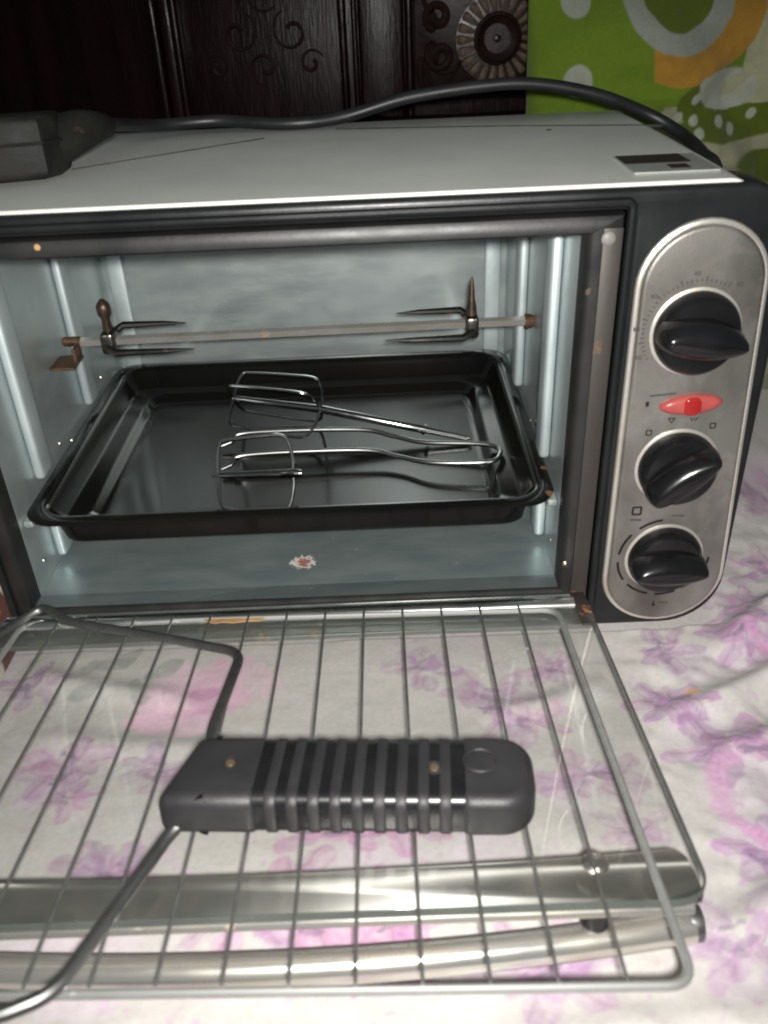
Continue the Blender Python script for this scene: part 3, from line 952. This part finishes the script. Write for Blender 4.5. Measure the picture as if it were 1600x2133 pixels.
for a0, a1, mt in ((98, 128, 'mark'), (140, 172, 'mark'), (184, 214, 'mark'), (224, 256, 'mark'), (266, 292, 'mark'), (330, 358, 'mark'), (300, 322, 'markfaint')):
    make("dial_mark", *strip(arcpts((K3[0], K3[1] - .0006), .0248, a0, a1), .0013, M[mt]), M[mt], pan)
for k in range(30):
    a = math.radians(60 + k * 5.2)
    r0, r1 = .0238, .0238 + (.0026 if k % 5 == 0 else .0014)
    cx, cz = K1[0], K1[1]
    make("dial_tick", *strip([(cx + r0 * math.cos(a), cz + r0 * math.sin(a)), (cx + r1 * math.cos(a), cz + r1 * math.sin(a))], .0005, None), M['markfaint'], pan)
for a in (52, 96, 140, 175, 205):
    c = (K1[0] + .0278 * math.cos(math.radians(a)), K1[1] + .0278 * math.sin(math.radians(a)))
    make("dial_figure", *merge([strip([(c[0] - .0010, c[1] - .0009), (c[0] - .0010, c[1] + .0009)], .0006, None), icon_sq(c[0] + .0006, c[1], .0007)]), M['markfaint'], pan)
# small function symbols above the middle dial
for (dx, dz, sh) in ((-.0165, .0200, 0), (-.0060, .0262, 1), (.0050, .0265, 2), (.0150, .0225, 0)):
    c = (K2[0] + dx, K2[1] + dz)
    if sh == 0: vf = icon_sq(*c, .0013)
    elif sh == 1: vf = merge([strip([(c[0] - .0016, c[1] + .001), (c[0], c[1] - .0012), (c[0] + .0016, c[1] + .001)], .0006, None), strip([(c[0] - .0016, c[1] + .0013), (c[0] + .0016, c[1] + .0013)], .0005, None)])
    else: vf = merge([strip([(c[0] - .0018, c[1] + .001), (c[0] - .0008, c[1] - .001), (c[0], c[1] + .0008), (c[0] + .0008, c[1] - .001), (c[0] + .0018, c[1] + .001)], .0006, None)])
    make("function_symbol", *vf, M['mark'], pan)
make("function_symbol", *icon_sq(.0365, .0545, .0022), M['mark'], pan)
make("function_symbol", *strip([(.0336, .0490), (.0394, .0486)], .0009, None), M['markfaint'], pan)
make("function_symbol", *strip([(.0555, .0505), (.0620, .0502)], .0008, None), M['markfaint'], pan)
make("function_symbol", *merge([strip([(.0345, .1175), (.0345, .1150)], .0016, None)]), M['mark'], pan)
make("function_symbol", *strip([(.0352, .1205), (.0480, .1215)], .0008, None), M['markfaint'], pan)
make("function_symbol", *merge([strip([(.0530, -.0065), (.0530, -.0092)], .0008, None), strip([(.0520, -.0092), (.0542, -.0092)], .0007, None)]), M['mark'], pan)
make("function_symbol", *strip([(.0565, -.0078), (.0610, -.0076)], .0008, None), M['markfaint'], pan)

# ------------------------------------------------------------------ glass door (part of the oven), lying open
RDIR = np.array([0, -.9917, .1288]); RN = np.array([0, .1288, .9917]); R0 = np.array([0, -.0290, .0082])


def RP(x, s, off=0.0):
    p = R0 + RDIR * s + RN * off
    return np.array([x, p[1], p[2]])


def RK(x, s, off=0.0):
    """rack lies slightly turned on the door"""
    return RP(x, s + .024 * (x + .0066), off)


def rack_xf(vf):
    """local (x, s, off) -> world"""
    return [tuple(RP(v[0], v[1], v[2])) for v in vf[0]], vf[1]


GO = -.0018
door = make("door_glass", *rack_xf((lambda q: ([(v[0], v[1], v[2] + GO - .0042) for v in q[0]], q[1]))(plate([rrect(-.3110, .0118, -.0195, .1860, [.002, .002, .013, .013], 8)], .0042, .0010, 2))), M['glass'], oven)
door["label"] = "clear glass door folded down flat"
rimo = rrect(-.3110, .0118, -.0195, .1860, [.002, .002, .013, .013], 8)
make('glass_edge', *tube(np.array([RP(a, b, GO - .0021) for a, b in rimo]), .0019, 8, closed=True, flat=(.30, 1)), M['glassedge'], door)
GB = GO - .0042 - .0002
ch = make("hinge_channel", *rack_xf(box(-.3100, .0110, -.0185, .0050, GB - .0030, GB, .0006)), M['channel'], door)
# bent chrome lip next to the hinge
lip = np.array([RP(-.3070, -.0075, .0005), RP(.004, -.0075, .0005)])
make("hinge_lip", *tube(np.array([RP(-.3060 + .3095 * k / 8, -.0072, GO + .0016) for k in range(9)]), .0036, 14, flat=(1.2, .8)), M['lip'], door)
make("hinge_plate", *rack_xf(box(.0040, .0116, -.0190, .0140, GO + .0002, GO + .0014, .0004)), M['flange'], door)
# burnt paper scrap
scr = [(-.196, .004), (-.190, .0075), (-.186, .006), (-.180, .0075), (-.172, .006), (-.166, .0065), (-.163, .003), (-.169, .0012), (-.176, .0026), (-.182, .0006), (-.188, .002), (-.1915, -.001), (-.197, -.0008)]
make("burnt_residue", *rack_xf((lambda q: ([(v[0], v[1] - .006, v[2] + GO + .0027) for v in q[0]], q[1]))(plate([scr[::-1]], .0004, .0))), M['tape'], door)
# brushed band behind the handle: gentle bow


def band_outline():
    top, bot = [], []
    for k in range(25):
        t = k / 24; x = -.3060 + t * .3110
        bow = (1 - (2 * t - 1) ** 2)
        top.append((x, .1600 + .0045 * bow)); bot.append((x, .1840))
    rc = [(.0078, .1612), (.0095, .1640), (.0102, .1700), (.0102, .1800), (.0085, .1832)]
    P = top + rc + bot[::-1]
    return P


bandV = plate([band_outline()[::-1]], .0016, .0004, 1)
band = make("handle_band", *rack_xf(([(v[0], v[1], v[2] + GB - .0017) for v in bandV[0]], bandV[1])), M['brushed'], door)
edge = []
for k in range(25):
    t = k / 24; x = -.3060 + t * .3110
    edge.append(RP(x, .1848, GB - .0015))
make("band_fold", *tube(np.array(edge), .0022, 8), M['chrometube'], band)
for x in (-.0255, -.2745):
    s = .170
    make("screw", *rack_xf(lathe([(.0048, 0), (.0048, .0010), (.0038, .0020), (.0010, .0024)], 18, 'z', (x, s, GO + .0001))), M['screwsteel'], door)
tubeP = []
for k in range(41):
    t = k / 40; x = -.3160 + t * .3260
    bow = 1 - (2 * t - 1) ** 2
    tubeP.append((x, -.2055 - .0105 * bow, .0010))
htube = make("handle_bar", *tube(np.array(tubeP), .0062, 18), M['chrometube'], door)
for x, y in ((.0118, -.2043), (-.3178, -.2043)):
    make("handle_end_cap", *lathe([(.0066, -.0030), (.0070, -.001), (.0066, .0018), (.003, .0030)] if x > 0 else [(.003, -.0030), (.0066, -.0018), (.0070, .001), (.0066, .003)], 18, 'x', (x, y, .0010)), M['hookwire'], htube)
for x in (-.0255, -.2745):
    P = np.array([RP(x, .1755, GB - .0018), (x, -.2060, .0050)])
    make("handle_post", *tube(P, .0050, 14), M['black'], door)
    make("post_plug", *xf(lathe([(.0052, 0), (.0050, .0014), (.002, .0022)], 16, 'z'), Matrix.Translation((x, -.2050, .0070))), M['black'], door)

# ------------------------------------------------------------------ wire rack lying on the door
rack = thing("wire_rack", tuple(RP(-.151, .11)), "chrome wire oven rack lying on the open glass door", "oven rack")
xl, xr, s1 = -.2965, -.0066, .2195
fp = fillet([(-.15, 0, 0), (xr, 0, 0), (xr, s1, 0), (xl, s1, 0), (xl, 0, 0), (-.15, 0, 0)], .009, 6)[:-1]
fpw = np.array([RK(p[0], p[1], .0002) for p in fp])
make("rack_frame", *tube(fpw, .0016, 10, closed=True), M['rackwire'], rack)
wires = []
n = 13
w0 = None
for k in range(n):
    x = xr - (k + 1) * (xr - xl) / (n + 1)
    if w0 is None:
        P = np.array([RK(x, -.0028, .0016), RK(x, -.0012, .0024), RK(x, .004, .0024), RK(x, .11, .0022), RK(x, s1 - .004, .0024), RK(x, s1 - .001, .0022)])
        w0 = make("cross_wire", *tube(P, .00062, 8), M['crosswire'], rack); x0 = x
    else: dup(w0, RK(x, 0) - RK(x0, 0))

# ------------------------------------------------------------------ tray handle tool
tool = thing("tray_handle", tuple(RP(-.112, .137, .003)), "black ribbed tray lifting handle with bent wire arms lying on rack", "handle tool")
GA = math.radians(-3.6)


def GP(u, v, h):
    """grip local: u along (0..L), v across, h up -> world on rack plane"""
    bx, bs = -.1785, .1365
    x = bx + u * math.cos(GA) + v * math.sin(GA); s = bs - u * math.sin(GA) + v * math.cos(GA)
    return tuple(RP(x, s, .0034 + h))


Lg, Wg, Hg = .1350, .0185, .0185
outl = [(-.0005, -Wg + .002), (.008, -Wg)] + [(.02 + .1 * k / 6, -Wg * (1 - .0 * k)) for k in range(6)]
outl = rrect(0, Lg, -Wg, Wg, [.003, .013, .013, .003], 8)
outl = [(x + (.0045 * (-y / Wg)) * max(0, 1 - x / .03), y) for x, y in outl]
def shrink(P, d):
    return [(min(max(x, .009), Lg - .004), y * (1 - d / Wg)) for x, y in P]


gb = plate([shrink(outl, .0009)], Hg - .0009, .0045, 4)
grip = make("grip", [GP(v[0], v[1], v[2] + .0006) for v in gb[0]], gb[1], M['grip'], tool)


def gsec(u, d, ru=.0052):
    sk = lambda y: .0045 * (-y / Wg) * max(0, 1 - u / .03)
    return [(u + sk(a), a, b) for a, b in rrect(-Wg + d, Wg - d, d, Hg - d, max(ru - d, .001), 5)]


us_ = [(0.0, .0040), (.0004, .0022), (.0018, .0007), (.0040, 0), (.0300, 0), (.0312, .0004), (.0318, .0012)]
vf = loft([gsec(u, d) for u, d in us_])
make("grip_collar", [GP(*v) for v in vf[0]], vf[1], M['gripmatte'], grip)
NR = 9
for k in range(NR):
    u = .0358 + k * .0080
    vf = loft([gsec(u + a, d) for a, d in ((-.0004, .0011), (0, .0003), (.0006, 0), (.0034, 0), (.0040, .0003), (.0044, .0011))])
    make("grip_rib", [GP(*v) for v in vf[0]], vf[1], M['gripmatte'], grip)
tail = rrect(.1060, Lg, -Wg, Wg, [.0055, .013, .013, .0055], 8)
vf = plate([tail], Hg, .0048, 5)
make("grip_end", [GP(*v) for v in vf[0]], vf[1], M['gripmatte'], grip)
for (u, v) in ((.020, -.001), (.0978, .001)):
    vf = lathe([(.0036, 0), (.0036, .0004), (.0030, .0005), (.0028, -.0004)], 16, 'z', (u, v, Hg - .0001))
    make("screw_well", [GP(*p) for p in vf[0]], vf[1], M['gripmatte'], grip)
    vf = lathe([(.0019, 0), (.0017, .0006), (.0006, .0008)], 12, 'z', (u, v, Hg - .0002))
    make("screw", [GP(*p) for p in vf[0]], vf[1], M['brass'], grip)
rg = [(.1150 + .0062 * math.cos(a), -.003 + .0062 * math.sin(a), Hg + .0002) for a in np.linspace(0, 2 * math.pi, 25)[:-1]]
vf = tube(np.array(rg), .0006, 6, closed=True)
make("moulded_ring", [GP(*p) for p in vf[0]], vf[1], M['gripmatte'], grip)
up1 = [GP(.010, -Wg + .006, .005), RP(-.1750, .100, .0053), RP(-.1700, .0365, .0053), RP(-.2150, .0190, .0053), RP(-.2700, .0000, .0055), RP(-.2860, -.0140, .0075), RP(-.2960, -.0040, .0045), RP(-.3030, .010, .0042)]
lo1 = [GP(.006, Wg - .006, .006), RP(-.1800, .1560, .0060), RP(-.2015, .2190, .0062), RP(-.2175, .2265, .0064), RP(-.2600, .2280, .0064), RP(-.2900, .2240, .0062)]
make("wire_arm", *tube(fillet(up1, .010, 6), .0024, 10), M['hookwire'], tool)
make("wire_arm", *tube(fillet(lo1, .007, 6), .0024, 10), M['hookwire'], tool)

# ------------------------------------------------------------------ baking tray
tr = thing("baking_tray", (-.15, .125, .031), "black enamel baking tray on the oven shelf rails", "baking tray")
RZ = .0514


def tray_loop(inset, z, r):
    return [(x, y, z) for x, y in rrect(-.2988 + inset, -.0012 - inset, .0100 + inset, .2400 - inset, max(r, .002), 8)]


TL = [tray_loop(.0016, RZ - .0024, .017), tray_loop(.0002, RZ - .0016, .018), tray_loop(0, RZ - .0006, .018), tray_loop(.0008, RZ, .0175), tray_loop(.0075, RZ + .0002, .016),
      tray_loop(.0090, RZ - .0006, .016), tray_loop(.0105, RZ - .0030, .015), tray_loop(.0150, RZ - .0125, .016), tray_loop(.0175, RZ - .0140, .015), tray_loop(.0250, RZ - .0148, .013),
      tray_loop(.0275, RZ - .0160, .012), tray_loop(.0300, RZ - .0192, .011), tray_loop(.0325, RZ - .0200, .010)]
TB = [tray_loop(.0325, RZ - .0212, .010), tray_loop(.0130, RZ - .0205, .016), tray_loop(.0095, RZ - .0030, .016), tray_loop(.0016, RZ - .0026, .017)]
V, F = loft(TL + TB, False, False)
nn = len(TL[0]); a = len(TL) - 1
F = [f for i, f in enumerate(F) if not (a * nn <= i < (a + 1) * nn)]
F.append([a * nn + k for k in range(nn)]); F.append([(a + 1) * nn + k for k in range(nn)])
make("tray_pan", V, F, M['tray'], tr, sharp=60)
TF = RZ - .0200

# ------------------------------------------------------------------ rotisserie spit
SY, SZ = .125, .1135
sp = thing("rotisserie_spit", (-.15, SY, SZ), "steel rotisserie spit with two rusty forks across the cavity", "spit")
make("rod", *tube(np.array([(-.2830, SY, SZ - .0006), (-.0050, SY, SZ + .0006)]), .0029, 4, phase=math.pi / 4 + .25), M['spit'], sp)
for x0, x1 in ((-.2935, -.2828), (-.0052, -.0004)):
    make("rod_end", *lathe([(.0022, x0), (.0030, x0 + .001), (.0030, x1)] if x0 < -.1 else [(.0046, x0), (.0050, x0 + .001), (.0040, x1)], 14, 'x', (0, SY, SZ)), M['rusty'], sp)
for cx, d in ((-.2640, 1), (-.0385, -1)):
    fk = make("fork", *merge([box(cx - .004, cx + .004, SY - .0085, SY + .0085, SZ - .0068, SZ + .0062, .0018)]), M['forkdark'], sp)
    for zz, yy, L in ((.0050, .012, .046), (-.0042, -.012, .054)):
        P = np.array([(cx, SY + yy * .6, SZ + zz * .4), (cx + d * .006, SY + yy, SZ + zz), (cx + d * L * .7, SY + yy, SZ + zz), (cx + d * L, SY + yy, SZ + zz * .9)])
        make("prong", *tube(P, [.0036, .0034, .0024, .0006], 8, flat=(1, .6)), M['forkdark'], fk)
    if d == 1:
        make("thumb_screw", *lathe([(.0030, .006), (.0026, .014), (.0042, .0165), (.0044, .0215), (.0034, .0235), (.001, .026)], 14, 'z', (cx, SY, SZ)), M['screwrust'], fk)
    else:
        make("thumb_screw", *lathe([(.0034, .006), (.0028, .012), (.0020, .016), (.0013, .026), (.0005, .0295)], 12, 'z', (cx, SY, SZ)), M['screwrust'], fk)
# rusty bracket on the left wall that carries the spit
br = merge([box(-.2996, -.2840, SY - .018, SY + .004, SZ - .0120, SZ - .0104, .0006), box(-.2860, -.2842, SY - .010, SY + .003, SZ - .0110, SZ - .0015, .0006)])
make("spit_bracket", *br, M['rusty'], oven)

# ------------------------------------------------------------------ beaters and lifting fork in the tray


def frame_from(axis):
    a = np.array(axis, float); a /= np.linalg.norm(a)
    b = np.cross(a, (0, 0, 1)); b /= np.linalg.norm(b)
    return a, b, np.cross(b, a)


def beater(t, tip, collar, end, Wd, roll=0.5):
    tip, collar, end = map(np.array, (tip, collar, end))
    a, b, c = frame_from(collar - tip); L = np.linalg.norm(collar - tip)
    shp = [(0, 0), (.00, .50), (.03, .82), (.10, .90), (.50, .98), (.84, 1.0), (.95, .80), (1.0, .35), (1.0, .10)]
    for k in range(4):
        an = roll + k * math.pi / 2
        dv = b * math.cos(an) + c * math.sin(an)
        P = smooth_path([tip + a * (u * L) + dv * (w * Wd) for u, w in shp], 6)
        make("wire_loop", *tube(P, .0010, 10), M['chrome'], t)
    make("shaft", *tube(np.array([tip + a * .003 * 0, tip + a * .002, collar, collar + (end - collar) * .70, collar + (end - collar) * .71, collar + (end - collar) * .97, end]),
                        [.0016, .0020, .0028, .0028, .0024, .0022, .0012], 12), M['chrome'], t)
    if np.linalg.norm(end - collar) > .05:
        q = collar + (end - collar) * .70
        _, bb, _ = frame_from(end - collar)
        make("shaft_lug", *tube(np.array([q - bb * .0055, q + bb * .0055]), .0014, 8), M['chrome'], t)


b1 = thing("beater", (-.14, .145, TF), "chrome mixer beater with long shaft lying across the tray", "beater")
beater(b1, (-.1985, .1580, .0555), (-.1390, .1445, .0510), (-.0385, .1222, .0350), .0225, .88)
b2 = thing("beater", (-.17, .07, TF), "chrome mixer beater under the open ends of the lifting fork", "beater")
beater(b2, (-.1945, .0560, .0520), (-.1500, .0545, .0520), (-.1450, .0544, .0519), .0225, .50)
lf = thing("lifting_fork", (-.11, .115, TF), "U-shaped chrome wire lifting fork with cranked arms in the tray", "fork tool")


def tray_pt(x, y, z):
    """positions were measured on the level z=.035; slide them along to the wanted height"""
    return (x, y, z)


arm = [(-.1990, .1290, .0365), (-.1880, .1350, .0400), (-.115, .1330, .0400), (-.090, .1240, .0385), (-.070, .1130, .0385), (-.036, .1050, .0400), (-.0240, .0990, .0400), (-.0235, .0880, .0400),
       (-.032, .0800, .0400), (-.066, .0840, .0390), (-.088, .0960, .0380), (-.112, .1040, .0395), (-.1850, .1040, .0395), (-.1950, .0975, .0360)]
make("bent_wire", *tube(smooth_path(arm, 7), .0016, 12), M['forkwire'], lf)
for P in ([(-.1990, .1290, .0365), (-.2060, .1265, .0350)], [(-.1950, .0975, .0360), (-.2010, .0940, .0350)]):
    make("wire_tip", *tube(np.array(P), [.0016, .0010], 12), M['forkwire'], lf)

# ------------------------------------------------------------------ power cord and plug on the roof
pc = thing("power_cord", (-.16, .19, .2195), "thick black power cord looping over the oven roof to its plug", "power cord")
cp = smooth_path([(-.2430, .120, .2365), (-.2380, .160, .2310), (-.226, .192, .2265), (-.196, .205, .2255), (-.165, .197, .2238), (-.140, .194, .2238), (-.112, .199, .2252), (-.072, .203, .2338),
                  (-.027, .205, .2385), (.006, .205, .2380), (.0480, .206, .2300), (.0830, .210, .2170), (.1000, .195, .2065), (.1010, .155, .2020), (.1005, .125, .196), (.1000, .115, .150), (.100, .15, .04), (.10, .20, -.015)], 7)
kn = np.sin(np.linspace(0, 37, len(cp)))[:, None] * np.array((.0004, .0005, .0003))
make("cable", *tube(cp + kn, .0037, 12), M['cable'], pc)
nk = np.array([(-.2600, .078, .2340), (-.2490, .095, .2370), (-.2440, .112, .2370), (-.2420, .128, .2350)])
make("strain_relief", *tube(smooth_path(nk, 5), np.linspace(.0125, .0062, 16), 12), M['plug'], pc)
Mp = Matrix.Translation((-.2730, .0760, .2345)) @ Matrix.Rotation(math.radians(14), 4, 'Z') @ Matrix.Rotation(math.radians(-4), 4, 'X') @ Matrix.Scale(1.02, 4)
pb = plate([[(-.012, -.026), (.014, -.024), (.021, -.010), (.023, .012), (.016, .026), (-.004, .030), (-.012, .026)]], .028, .004, 3)
pb = ([(v[0], v[1], v[2] - .014) for v in pb[0]], pb[1])
rs = np.random.RandomState(5)
plug = make("plug_body", *xf(pb, Mp), M['plug'], pc)
make("plug_body_seam", *xf(tube(np.array([(-.012, -.0265, .002), (.0142, -.0245, .002), (.0215, -.010, .002), (.0235, .012, .002), (.0165, .0265, .002)]), .0009, 6), Mp), M['plug'], plug)
lump = lathe([(.0015, -.013), (.010, -.012), (.0145, -.007), (.0155, .0), (.013, .006), (.0085, .0095), (.001, .0105)], 14, 'z', (-.016, .006, .006))
lump = ([tuple(np.array(v) + rs.uniform(-.0012, .0012, 3)) for v in lump[0]], lump[1])
make("cord_grip", *xf(lump, Mp), M['plug'], pc)
pf = plate([[(-.013, -.026), (.0, -.031), (.013, -.022), (.018, .0), (.012, .022), (0, .029), (-.013, .024)]], .013, .003, 3)
Mf = Mp @ Matrix.Translation((-.0135, .0, .003)) @ Matrix.Rotation(math.radians(90), 4, 'Y') @ Matrix.Rotation(math.radians(90), 4, 'Z')
make("plug_face", *xf(([(v[0], v[1] , v[2] - .006) for v in pf[0]], pf[1]), Mp @ Matrix.Translation((-.024, .004, .004)) @ Matrix.Rotation(math.radians(78), 4, 'Y')), M['plug'], pc)
for dy, dz in ((-.011, -.002), (.011, -.002), (0, .010)):
    make("prong", *xf(box(-.050, -.030, dy - .003, dy + .003, dz - .0016, dz + .0016, .0006), Mp), M['screwsteel'], pc)

# ------------------------------------------------------------------ brown printed cloth left of the oven
us = np.linspace(0, 1, 110); vs = np.linspace(0, 1, 110)
U, Vv = np.meshgrid(us, vs)
cx = -.3180 - .17 * U
cy = -.085 + .30 * Vv
hump = np.sin(np.clip(U * 1.15, 0, 1) * math.pi) ** .7
cz = -.030 + hump * (.050 + .02 * np.sin(Vv * 5)) + (fbm(U, Vv, 7, 4, 3) - .5) * .022 * hump
cxw = cx + (fbm(U, Vv, 6, 8) - .5) * .012 * hump
pat = fbm(cx, cy, 90, 2, 3)
Cc = np.tile(np.array((.10, .035, .022)), (U.size, 1))
Cc[(pat > .54).ravel()] = (.17, .085, .04)
cell = (vnoise(cx, cy, 130, 6).ravel() > .72)
Cc[cell] = (.55, .50, .42)
Cc[(vnoise(cx, cy, 110, 12).ravel() > .80)] = (.16, .12, .045)
cl = grid_mesh(us, vs, None, "folded_cloth", M['quilt'], Cc, XYZ=np.stack([cxw.ravel(), cy.ravel(), cz.ravel()], 1))
tag(cl, "dark brown cloth with pale flecks bunched against the oven's left side", "cloth")
